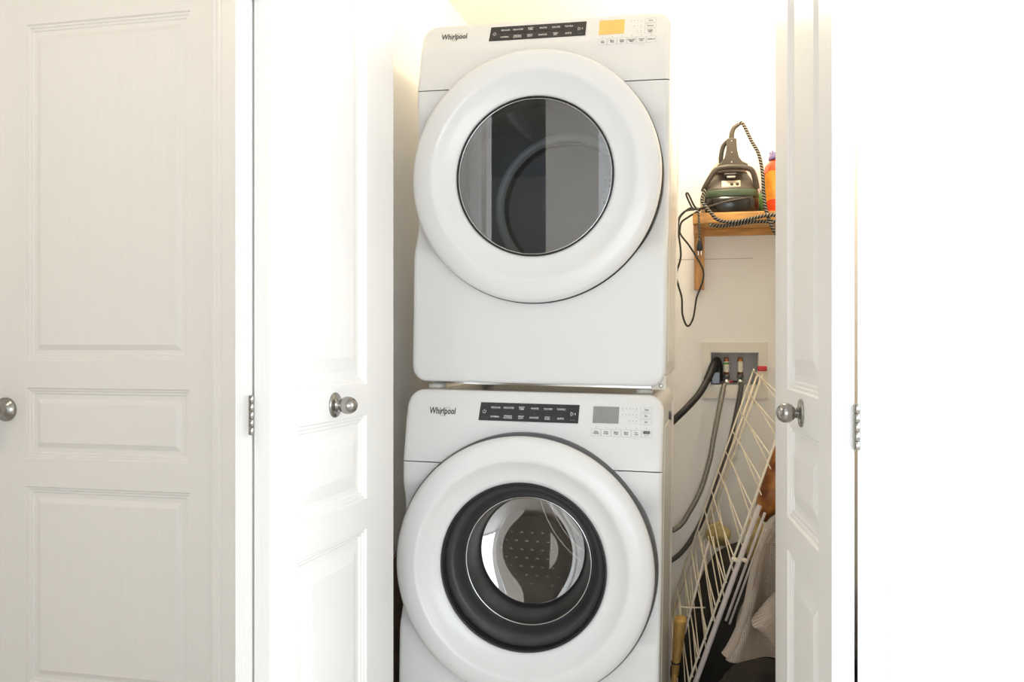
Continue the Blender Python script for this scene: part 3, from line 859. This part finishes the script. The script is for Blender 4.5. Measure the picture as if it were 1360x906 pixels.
# black swoop across the tank front and a side cheek
tube('tank_stripe', [(-.075, -.083, .022), (-.02, -.0885, .036), (.04, -.088, .046), (.075, -.082, .052)], lambda t: .003 * (1 - .4 * t), M['iron_grey'], ir)
ell_loft('cheek', [(.004, -.093, -.012, .010, .05), (.05, -.0955, -.012, .010, .05), (.078, -.091, -.01, .010, .045)], M['iron_cream'])
# arched carrying handle
tube('carry_handle', [(-.094, -.045, .082), (-.082, -.058, .105), (-.058, -.068, .142), (-.040, -.070, .156), (0, -.072, .160), (.045, -.070, .156), (.072, -.066, .146), (.084, -.058, .115), (.090, -.048, .084)], .0095, M['iron_grey'], ir, 12)
# control label with two knobs
lb = box('label_plate', -.030, .034, -.004, 0, 0, .026, M['iron_cream'], ir, .001)
lb.location = (0, -.074, .088); lb.rotation_euler = (math.radians(-24), 0, 0)
for x in (.0045, .0235): lathe_dir('dial', [(.001, 0), (.0058, 0), (.005, .003), (.001, .0035)], (x, -.004, .010), (0, -1, 0), M['iron_dark'], lb, 16)
box('latch', -.022, .022, -.079, -.06, .128, .138, M['iron_dark'], ir, .003)
box('latch_tab', -.012, .016, -.084, -.07, .121, .126, M['rail'], ir, .001)
# the iron itself, standing on the base, heel to the front
heel_o = [(-.052, .163), (-.047, .171), (-.034, .180), (-.024, .196), (-.018, .222), (-.0165, .262), (.0165, .262), (.019, .222), (.025, .196), (.036, .180), (.055, .171), (.056, .163)]
v = [(x + .004, -.064, z) for x, z in heel_o] + [(x + .004, -.030, z) for x, z in heel_o]
n = len(heel_o)
f = [tuple(range(n)), tuple(range(n, 2 * n))] + [(i, (i + 1) % n, n + (i + 1) % n, n + i) for i in range(n)]
heel = from_py('heel', v, f, M['iron_grey'], ir)
bv = heel.modifiers.new('bev', 'BEVEL'); bv.width = .003; bv.segments = 2
for z in (.178, .212, .252): lathe_dir('screw', [(.001, 0), (.0028, 0), (.002, .0012), (.001, .0014)], (.004, -.064, z), (0, -1, 0), M['chrome'], heel, 10)
tube('iron_handle', [(-.030, -.02, .170), (-.032, -.015, .205), (-.024, -.010, .245), (-.008, -.012, .262), (.0, -.03, .262)], .0085, M['iron_dark'], ir, 10)
ell_loft('iron_body', [(.150, -.006, .012, .066, .05), (.165, -.008, .012, .058, .046), (.182, -.014, .01, .040, .034), (.196, -.016, .01, .024, .022)], M['iron_cream'])
tube('strain_relief', [(.004, -.047, .258), (.005, -.047, .280), (.012, -.047, .300), (.028, -.047, .313)], lambda t: .0098 - .0025 * t, M['iron_grey'], ir, 12)
def W2(pts): return [(x - ox, y - oy, z - oz) for x, y, z in pts]
HR = .0062
tube('steam_hose', W2([(.080, 3.243, 1.880), (.0915, 3.24, 1.884), (.102, 3.235, 1.868), (.124, 3.22, 1.815), (.147, 3.20, 1.765), (.159, 3.19, 1.70), (.163, 3.183, 1.63), (.171, 3.178, 1.565), (.192, 3.178, 1.505), (.215, 3.183, 1.47)]), HR, M['braid'], ir, 10)
tube('steam_hose', W2([(-.032, 3.195, 1.648), (-.044, 3.188, 1.612), (-.030, 3.182, 1.585), (-.012, 3.176, 1.562), (.008, 3.174, 1.540), (.045, 3.174, 1.530), (.09, 3.174, 1.533), (.13, 3.174, 1.541), (.17, 3.172, 1.548), (.21, 3.176, 1.548), (.26, 3.18, 1.535)]), HR, M['braid'], ir, 10)
tube('steam_hose', W2([(-.020, 3.186, 1.524), (.02, 3.185, 1.518), (.07, 3.185, 1.522), (.13, 3.185, 1.530), (.19, 3.183, 1.528), (.24, 3.185, 1.52)]), HR, M['braid'], ir, 10)
# black power cord: loops up beside the iron, hangs past the shelf's end
tube('power_cord', W2([(-.035, 3.205, 1.588), (-.062, 3.20, 1.581), (-.083, 3.195, 1.585), (-.105, 3.19, 1.57), (-.122, 3.185, 1.545), (-.124, 3.185, 1.50), (-.117, 3.185, 1.44), (-.118, 3.185, 1.405), (-.132, 3.185, 1.352), (-.125, 3.185, 1.315), (-.113, 3.185, 1.270), (-.110, 3.185, 1.21),
      (-.093, 3.185, 1.172), (-.074, 3.185, 1.20), (-.062, 3.185, 1.27), (-.042, 3.185, 1.325), (-.040, 3.185, 1.365), (-.058, 3.185, 1.405), (-.089, 3.185, 1.455), (-.118, 3.185, 1.495), (-.126, 3.188, 1.54), (-.105, 3.19, 1.572), (-.07, 3.195, 1.580), (-.03, 3.2, 1.583)]), .0034, M['cord'], ir, 8, n=10)
tube('power_cord', W2([(-.072, 3.20, 1.577), (-.085, 3.195, 1.60), (-.098, 3.19, 1.632), (-.093, 3.19, 1.637), (-.086, 3.19, 1.625), (-.072, 3.195, 1.595), (-.060, 3.20, 1.580)]), .0034, M['cord'], ir, 8)
tube('power_cord', W2([(-.06, 3.19, 1.585), (-.055, 3.184, 1.56), (-.053, 3.184, 1.52), (-.052, 3.184, 1.478)]), .0034, M['braid'], ir, 8)
pg = empty('plug', (-.0515 - ox, 3.184 - oy, 1.445 - oz)); pg.parent = ir
lathe_z('plug_body', [(.004, .034), (.0075, .02), (.011, .006), (.011, -.008), (.006, -.012)][::-1], 0, 0, M['black'], pg, 14)
for sx in (-.005, .005): box('plug_pin', sx - .001, sx + .001, -.003, .003, -.026, -.010, M['chrome'], pg)
tube('power_cord', W2([(-.05, 3.21, 1.58), (-.09, 3.20, 1.555), (-.115, 3.195, 1.535), (-.121, 3.19, 1.50)]), .0034, M['cord'], ir, 8)

# ------------------------------------------------------------------ jug and bottle on the shelf
jg = empty('detergent_jug', (.238, 3.29, 1.568))
tag(jg, 'orange-red detergent jug with purple cap on the pine shelf', 'jug')
lathe_z('jug_body', [(.060, .001), (.068, .006), (.070, .03), (.070, .14), (.066, .165), (.050, .185), (.045, .192)], 0, 0, M['orange'], jg, 32, True, 1.02, .85)
lathe_z('cap', [(.052, .188), (.054, .192), (.054, .200), (.050, .203), (.049, .212), (.044, .214)], 0, 0, M['purple'], jg, 24, True)
for i in range(12):
    a = 2 * math.pi * i / 12
    c = box('cap_rib', -.003, .003, -.003, .003, .203, .219, M['purple'], jg, .001); c.location = (.047 * math.cos(a), .047 * math.sin(a), 0)
vv, ff = [], []
for j in range(13):
    t = -math.pi + .25 + j * (math.pi - .1) / 12
    for k in range(9):
        s = k / 8; zz = .035 + .10 * s + .012 * math.sin(3 * t + 2.0)
        vv.append((1.02 * .0706 * math.cos(t), .85 * .0706 * math.sin(t), zz))
for j in range(12):
    for k in range(8): ff.append((j * 9 + k, j * 9 + k + 1, (j + 1) * 9 + k + 1, (j + 1) * 9 + k))
from_py('label', vv, ff, M['jug_label'], jg, True)
gb = empty('spray_bottle', (.166, 3.365, 1.568))
tag(gb, 'slim green bottle squeezed between the steam iron and the orange jug', 'bottle')
lathe_z('bottle_body', [(.0135, .001), (.015, .004), (.015, .075), (.010, .085), (.006, .092)], 0, 0, M['greenbottle'], gb, 16)
lathe_z('bottle_cap', [(.007, .090), (.0075, .105), (.005, .108)], 0, 0, M['boxwhite'], gb, 12)

# ------------------------------------------------------------------ water outlet box
wbx = empty('washer_outlet_box', (.07, CB, .91))
tag(wbx, 'white recessed washing machine outlet box set in the back wall', 'outlet box')
bo = Vector(wbx.location)
def frame_box(name, X0, X1, Z0, Z1, x0, x1, z0, z1, y0, y1, mat):
    bm = bmesh.new()
    for b in ((X0, x0, Z0, Z1), (x1, X1, Z0, Z1), (x0, x1, Z0, z0), (x0, x1, z1, Z1)): bbox(bm, b[0], b[1], y0, y1, b[2], b[3])
    o = from_bm(name, bm, mat, wbx); o.location = -bo; return o
frame_box('flange', -.048, .188, .908, 1.1144, BX0 + .001, BX1 - .001, BZ0 + .001, BZ1 - .001, CB - .009, CB - .0005, M['boxwhite'])
bm = bmesh.new()
t = .003; yb = CB + .085
for b in ((BX0 + .001, BX1 - .001, yb, yb + t, BZ0 + .001, BZ1 - .001), (BX0 + .001, BX0 + .004, CB - .004, yb, BZ0 + .001, BZ1 - .001), (BX1 - .004, BX1 - .001, CB - .004, yb, BZ0 + .001, BZ1 - .001), (BX0 + .001, BX1 - .001, CB - .004, yb, BZ0 + .001, BZ0 + .004), (BX0 + .001, BX1 - .001, CB - .004, yb, BZ1 - .004, BZ1 - .001)): bbox(bm, *b)
o = from_bm('recess', bm, M['boxgrey'], wbx); o.location = -bo
for i, (vx, hm, hcol) in enumerate(((.0415, 'hose', 'red'), (.0915, 'hose_dark', 'black'))):
    va = empty('valve', (vx - bo.x, 3.425 - bo.y, .969 - bo.z)); va.parent = wbx
    lathe_z('arrester', [(.0085, .028), (.0105, .030), (.0105, .080), (.0085, .084), (.0085, .090)], 0, 0, M['copper'], va, 16)
    lathe_z('arrester_label', [(.0108, .036), (.0109, .037), (.0109, .074), (.0108, .075)], 0, 0, M['label'], va, 16)
    if i == 0: lathe_z('label_stripe', [(.0111, .064), (.0112, .065), (.0112, .070), (.0111, .071)], 0, 0, M['green'], va, 16)
    lathe_z('collar', [(.0095, .012), (.0125, .014), (.0125, .026), (.0095, .028)], 0, 0, M['rim'], va, 16)
    lathe_dir('valve_body', [(.002, -.020), (.010, -.018), (.012, -.008), (.0125, .004), (.010, .016), (.002, .018)], (0, 0, 0), (0, -1, 0), M['chrome'], va, 16)
    tube('lever', [(.010 if i == 0 else -.010, -.006, 0), (.024 if i == 0 else -.024, -.010, .001)], .004, M[hcol], va, 8, False)
# hoses
tag(tube('supply_hose', [(.0345, 3.405, .962), (.030, 3.385, .945), (.0067, 3.345, .828), (-.006, 3.335, .76), (-.018, 3.33, .691), (-.050, 3.33, .58), (-.091, 3.33, .497), (-.138, 3.33, .434), (-.25, 3.33, .39)], .0095, M['hose'], None, 12),
    'grey braided supply hose curving down from the left water valve', 'hose')
tag(tube('supply_hose', [(.0925, 3.405, .962), (.093, 3.388, .945), (.070, 3.368, .827), (.036, 3.365, .689), (-.011, 3.365, .55), (-.073, 3.365, .409), (-.145, 3.365, .316), (-.25, 3.365, .27)], .0090, M['hose_dark'], None, 12),
    'dark braided supply hose curving down from the right water valve', 'hose')
dh = empty('drain_hose', (.008, 3.40, .96))
tag(dh, 'thick black drain hose hooked into the outlet box in the back wall', 'hose')
def W3(pts, p): q = Vector(p.location); return [tuple(Vector(a) - q) for a in pts]
tube('hook', W3([(.014, 3.44, .972), (.014, 3.435, 1.02), (.008, 3.422, 1.046), (-.004, 3.40, 1.034), (-.014, 3.38, 1.008), (-.028, 3.36, .975)], dh), .0145, M['black'], dh, 14)
tube('pipe', W3([(-.024, 3.364, .984), (-.045, 3.335, .945), (-.065, 3.315, .916), (-.10, 3.29, .878), (-.137, 3.27, .8415), (-.25, 3.22, .73)], dh), lambda t: .0125, M['black'], dh, 14)
rel(box('drain_cup', -.0128, .0195, 3.418, 3.47, .9595, 1.005, M['iron_tank'], dh, .003), dh)

# ------------------------------------------------------------------ drying rack
rk = empty('drying_rack', (.0, 2.95, 0.0))
tag(rk, 'folded cream wire drying rack leaning between washer and right closet door', 'drying rack')
ro = Vector(rk.location)
def farx(z): return .1415 - (1.02 - z) * .338
def nearx(z): return .161 - (.828 - z) * .343
def RP(x, y, z): return (x - ro.x, y - ro.y, z - ro.z)
# far uprights (two tubes and a thin wire), near uprights (two flat rails and a tube)
tube('far_upright', [RP(farx(1.02) - .004, 3.342, 1.02), RP(farx(.03) - .004, 3.342, .03)], .0032, M['wire'], rk, 8, False)
tube('far_upright', [RP(farx(1.02) + .014, 3.336, 1.018), RP(farx(.03) + .012, 3.336, .03)], .0042, M['wire'], rk, 8, False)
tube('far_upright', [RP(farx(1.02) + .030, 3.33, 1.018), RP(farx(.40) + .028, 3.33, .40)], .0042, M['wire'], rk, 8, False)
tube('near_upright', [RP(nearx(.955), 2.60, .955), RP(nearx(.02), 2.60, .02)], .0032, M['wire'], rk, 8, False)
tube('near_upright', [RP(nearx(.66) + .018, 2.598, .66), RP(nearx(.02) + .018, 2.598, .02)], .0075, M['rail'], rk, 10, False)
tube('near_upright', [RP(nearx(.64) + .040, 2.60, .64), RP(nearx(.33) + .040, 2.60, .33)], .0040, M['rail'], rk, 8, False)
tube('near_upright', [RP(nearx(.60) + .054, 2.605, .60), RP(nearx(.33) + .050, 2.605, .32)], .0032, M['rail'], rk, 8, False)
box('top_clip', farx(1.02) + .008, farx(1.02) + .040, 3.322, 3.346, 1.012, 1.030, M['red'], rk, .003).location = -ro
for dx in (.006, .030):
    c = lathe_dir('clip_ring', [(.0085, -.004), (.0115, -.004), (.0115, .004), (.0085, .004)], RP(nearx(.505) + dx, 2.597, .505), (.343, 0, 1), M['wire'], rk, 16)
def rung(x0, y0, z0, x1, y1, z1, r=.0019, sag=.0):
    pts = [RP(x0, y0, z0), RP((x0 + x1) / 2, (y0 + y1) / 2, (z0 + z1) / 2 - sag), RP(x1, y1, z1)]
    return tube('rung', pts, r, M['wire'], rk, 6, sag > 0, 5)
# rungs of the front panel: parallel wires from the far upright to the near one
for i in range(13):
    z = 1.012 - i * .0725
    rung(farx(z) - .004, 3.342, z, nearx(z - .066), 2.60, z - .066, .0021, 0 if i < 6 else .012)
for i in range(11):
    z = .985 - i * .074
    rung(farx(z) + .030, 3.33, z, nearx(z - .075) + .014, 2.61, z - .075, .0019, 0 if i < 5 else .010)
for i in range(8):
    z = .52 - i * .055
    rung(farx(z) + .014, 3.336, z, nearx(z - .085) + .006, 2.612, z - .085, .0019, .006)
# support stay with its foot
tube('stay', [RP(-.02, 3.10, .44), RP(-.092, 2.82, .215), ], .0042, M['rail'], rk, 8, False)
tube('stay', [RP(-.105, 2.86, .285), RP(-.085, 2.86, .284), RP(.02, 2.9, .28)], .0025, M['wire'], rk, 6, False)

# ------------------------------------------------------------------ soft things at the bottom right
def blob(name, c, r, mat, seed, amp=.12, sub=4, flat=True, parent=None, freq=2.2):
    bm = bmesh.new(); bmesh.ops.create_icosphere(bm, subdivisions=sub, radius=1)
    from mathutils import noise
    for v in bm.verts:
        n = noise.noise(v.co * freq + Vector((seed, seed * .7, 3))) + .5 * noise.noise(v.co * freq * 2.3 + Vector((seed, 1, seed)))
        d = 1 + amp * n
        p = v.co * d
        co = Vector((p.x * r[0], p.y * r[1], p.z * r[2]))
        if flat: co.z = max(co.z, -r[2] * .92)
        v.co = co
    o = from_bm(name, bm, mat, parent, True); o.location = c
    return o
from mathutils import noise
vv, ff = [], []
def rack_x(z, y):
    t = (y - 2.60) / .74
    return (.161 - (.828 - z) * .343) * (1 - t) + (.1415 - (1.02 - z) * .338) * t
BS = [(.004, .39, 2.70, 3.26), (.03, .40, 2.68, 3.29), (.10, .405, 2.67, 3.30), (.18, .405, 2.68, 3.30), (.26, .40, 2.70, 3.30), (.33, .385, 2.73, 3.29), (.385, .36, 2.78, 3.27), (.42, .31, 2.84, 3.22), (.43, .22, 2.92, 3.14)]
nb = 40
for i, (z, x1, y0, y1) in enumerate(BS):
    for k in range(nb):
        a_ = 2 * math.pi * k / nb; c_, s_ = math.cos(a_), math.sin(a_)
        y = (y0 + y1) / 2 + (y1 - y0) / 2 * math.copysign(abs(s_) ** .6, s_)
        x0 = rack_x(z, y) + .022 + (0, 0, 0, 0, 0, .005, .02, .05, .10)[i]
        x = (x0 + x1) / 2 + (x1 - x0) / 2 * math.copysign(abs(c_) ** .6, c_)
        w = .012 * noise.noise(Vector((x * 9, y * 9, z * 9))) if z > .01 and c_ > -.5 else 0
        vv.append((x + w * c_, y + w * s_, z + (w if z > .3 else 0)))
for i in range(len(BS) - 1):
    for k in range(nb): ff.append((i * nb + k, i * nb + (k + 1) % nb, (i + 1) * nb + (k + 1) % nb, (i + 1) * nb + k))
ff += [tuple(range(nb - 1, -1, -1)), tuple((len(BS) - 1) * nb + k for k in range(nb))]
bb = from_py('black_bag', vv, ff, M['blackbag'], None, True)
tag(bb, 'black fabric bag slumped behind the drying rack rungs', 'bag')
b3 = empty('brown_bag', (.15, 2.50, 0))
tag(b3, 'dark brown fabric bag with grey cord handle on the closet floor', 'bag')
q = blob('bag_body', (.0, .0, .125), (.165, .13, .135), M['brownbag'], 7.3, .10, parent=b3)
tube('cord_handle', [(-.085, .08, .20), (-.085, .10, .32), (-.062, .11, .385), (-.03, .11, .410), (.03, .11, .39), (.06, .08, .22)], .0075, M['greycord'], b3, 10)
tag(blob('yellow_cloth', (.012, 3.20, .447), (.040, .035, .042), M['yellow'], 2.2, .2, 3, False), 'pale yellow crumpled cloth seen between the rack rungs', 'cloth')
tag(blob('yellow_cloth', (.120, 2.84, .510), (.028, .040, .075), M['yellow'], 5.2, .35, 3, False), 'pale yellow crumpled cloth just right of the thick rack rail', 'cloth')
tag(blob('patterned_cloth', (.150, 2.30, .150), (.040, .035, .055), M['patch'], 3.9, .35, 3, False), 'small crumpled cloth with cream, yellow and red pattern on the floor', 'cloth')

# leather bag: inflated outline
lt = [(.300, 1.02), (.240, 1.01), (.172, .82), (.140, .715), (.118, .632), (.122, .612), (.145, .582), (.165, .60), (.215, .63), (.31, .66), (.33, .85)]
def pillow(name, outline, yc, th, mat, rings=6, bumps=.004):
    from mathutils import noise
    cx = sum(p[0] for p in outline) / len(outline); cz = sum(p[1] for p in outline) / len(outline)
    O = catmull([(x, 0, z) for x, z in outline + [outline[0]]], 5)[:-1]; n = len(O)
    v, f = [], []
    for side in (-1, 1):
        for j in range(rings + 1):
            t = 1 - j / (rings + .6)
            for p in O:
                x = cx + (p.x - cx) * t; z = cz + (p.z - cz) * t
                h = th * math.sqrt(max(0, 1 - t ** 3.5)) + bumps * noise.noise(Vector((x * 30, z * 30, side)))* (1 - t ** 6)
                v.append((x, yc + side * h, z))
    for side in range(2):
        b = side * (rings + 1) * n
        for j in range(rings):
            for k in range(n):
                k2 = (k + 1) % n; f.append((b + j * n + k, b + j * n + k2, b + (j + 1) * n + k2, b + (j + 1) * n + k))
        f.append(tuple(b + rings * n + k for k in range(n)))
    o = from_py(name, v, f, mat, None, True)
    bm = bmesh.new(); bm.from_mesh(o.data); bmesh.ops.remove_doubles(bm, verts=bm.verts[:], dist=.0004); bmesh.ops.recalc_face_normals(bm, faces=bm.faces[:]); bm.to_mesh(o.data); bm.free()
    for p in o.data.polygons: p.use_smooth = True
    return o
tag(pillow('leather_bag', lt, 2.76, .028, M['leather']), 'glossy rust-brown leather bag hanging behind the rack', 'bag')

# mesh laundry bag: draped fabric with a fold
from mathutils import noise
left = catmull([(.165, 0, .685), (.130, 0, .625), (.1076, 0, .57), (.092, 0, .50), (.0788, 0, .428), (.060, 0, .37), (.040, 0, .326), (.028, 0, .305)], 6)
vv, ff, uv = [], [], []
nu = 28
for i, p in enumerate(left):
    for j in range(nu + 1):
        s = j / nu
        x = p.x + (.30 - p.x) * s
        z = p.z + (-.012 if i == len(left) - 1 else 0) - .010 * math.sin(s * 3.1) * (i / len(left))
        y = 2.43 - .05 * math.exp(-((s - .05) / .10) ** 2) + .035 * math.sin(s * 9 + p.z * 14) * min(1, s * 4) + .02 * noise.noise(Vector((x * 14, p.z * 14, 0)))
        vv.append((x, y, z)); uv.append((x, z))
for i in range(len(left) - 1):
    for j in range(nu):
        a = i * (nu + 1) + j; ff.append((a, a + 1, a + nu + 2, a + nu + 1))
mbg = empty('mesh_laundry_bag', (.16, 2.43, .30))
tag(mbg, 'beige mesh laundry bag hanging beside the right closet door', 'laundry bag')
def cloth(name, vv, ff, uv):
    me = bpy.data.meshes.new(name); me.from_pydata(vv, [], ff); ul = me.uv_layers.new(name='UVMap')
    for l in me.loops: ul.data[l.index].uv = uv[l.vertex_index]
    me.update()
    o = link(name, me, M['meshbag'], mbg, True); o.location = -Vector(mbg.location)
    so = o.modifiers.new('thick', 'SOLIDIFY'); so.thickness = .0012
    return o
cloth('bag_cloth', vv, ff, uv)
# folded flap in front
fl = catmull([(.30, 0, .62), (.20, 0, .52), (.135, 0, .47), (.092, 0, .412), (.10, 0, .395), (.13, 0, .37), (.165, 0, .335), (.30, 0, .30)], 5)
half = len(fl) // 2
vv, ff, uv = [], [], []
top, bot = fl[:half + 1], fl[half:][::-1]
m = min(len(top), len(bot))
for i in range(m):
    a, b = top[::-1][i], bot[::-1][i]
    for j in range(13):
        s = j / 12; q = a.lerp(b, s)
        vv.append((q.x, 2.37 + .03 * math.sin(s * 3.1 + 3) + .015 * math.sin(q.x * 40), q.z)); uv.append((q.x * .8 + q.z * .6, q.z * .8 - q.x * .6))
for i in range(m - 1):
    for j in range(12):
        a = i * 13 + j; ff.append((a, a + 1, a + 14, a + 13))
cloth('bag_flap', vv, ff, uv)
hem = tube('hem', [tuple(Vector((p.x, 2.385, p.z)) - Vector(mbg.location)) for p in left[::3]], lambda t: .006 + .008 * t, M['meshbag'], mbg, 8, True, 4)

# straw hand broom beside the washer
hb = empty('hand_broom', (-.112, 2.80, 0))
tag(hb, 'straw-yellow hand broom standing upright beside the washing machine', 'broom')
tube('handle', [(-.016, 0, .004), (-.010, 0, .07), (-.004, 0, .12)], lambda t: .008 + .003 * t, M['straw'], hb, 10, True)
vv, ff = [], []
for (z, x, hx, hy) in ((.10, -.007, .0105, .014), (.13, -.004, .0125, .020), (.18, .001, .0155, .030), (.235, .006, .019, .038), (.262, .009, .0195, .040), (.268, .009, .017, .036)):
    for k in range(12):
        a = 2 * math.pi * k / 12; vv.append((x + hx * math.cos(a), hy * math.sin(a), z))
for i in range(5):
    for k in range(12): ff.append((i * 12 + k, i * 12 + (k + 1) % 12, (i + 1) * 12 + (k + 1) % 12, (i + 1) * 12 + k))
ff += [tuple(range(11, -1, -1)), tuple(60 + k for k in range(12))]
from_py('bristles', vv, ff, M['straw'], hb, True)
tube('binding', [(-.004 + .0135 * math.cos(a), .021 * math.sin(a), .132) for a in [2 * math.pi * i / 16 for i in range(17)]], .0025, M['cord'], hb, 6, False)

# thin dark brown slab in the gap left of the washer
tag(box('brown_slab', -.930, -.912, 2.36, 2.98, .002, .487, M['brown'], None, .002), 'thin dark brown slab in the gap left of the washing machine', 'board')
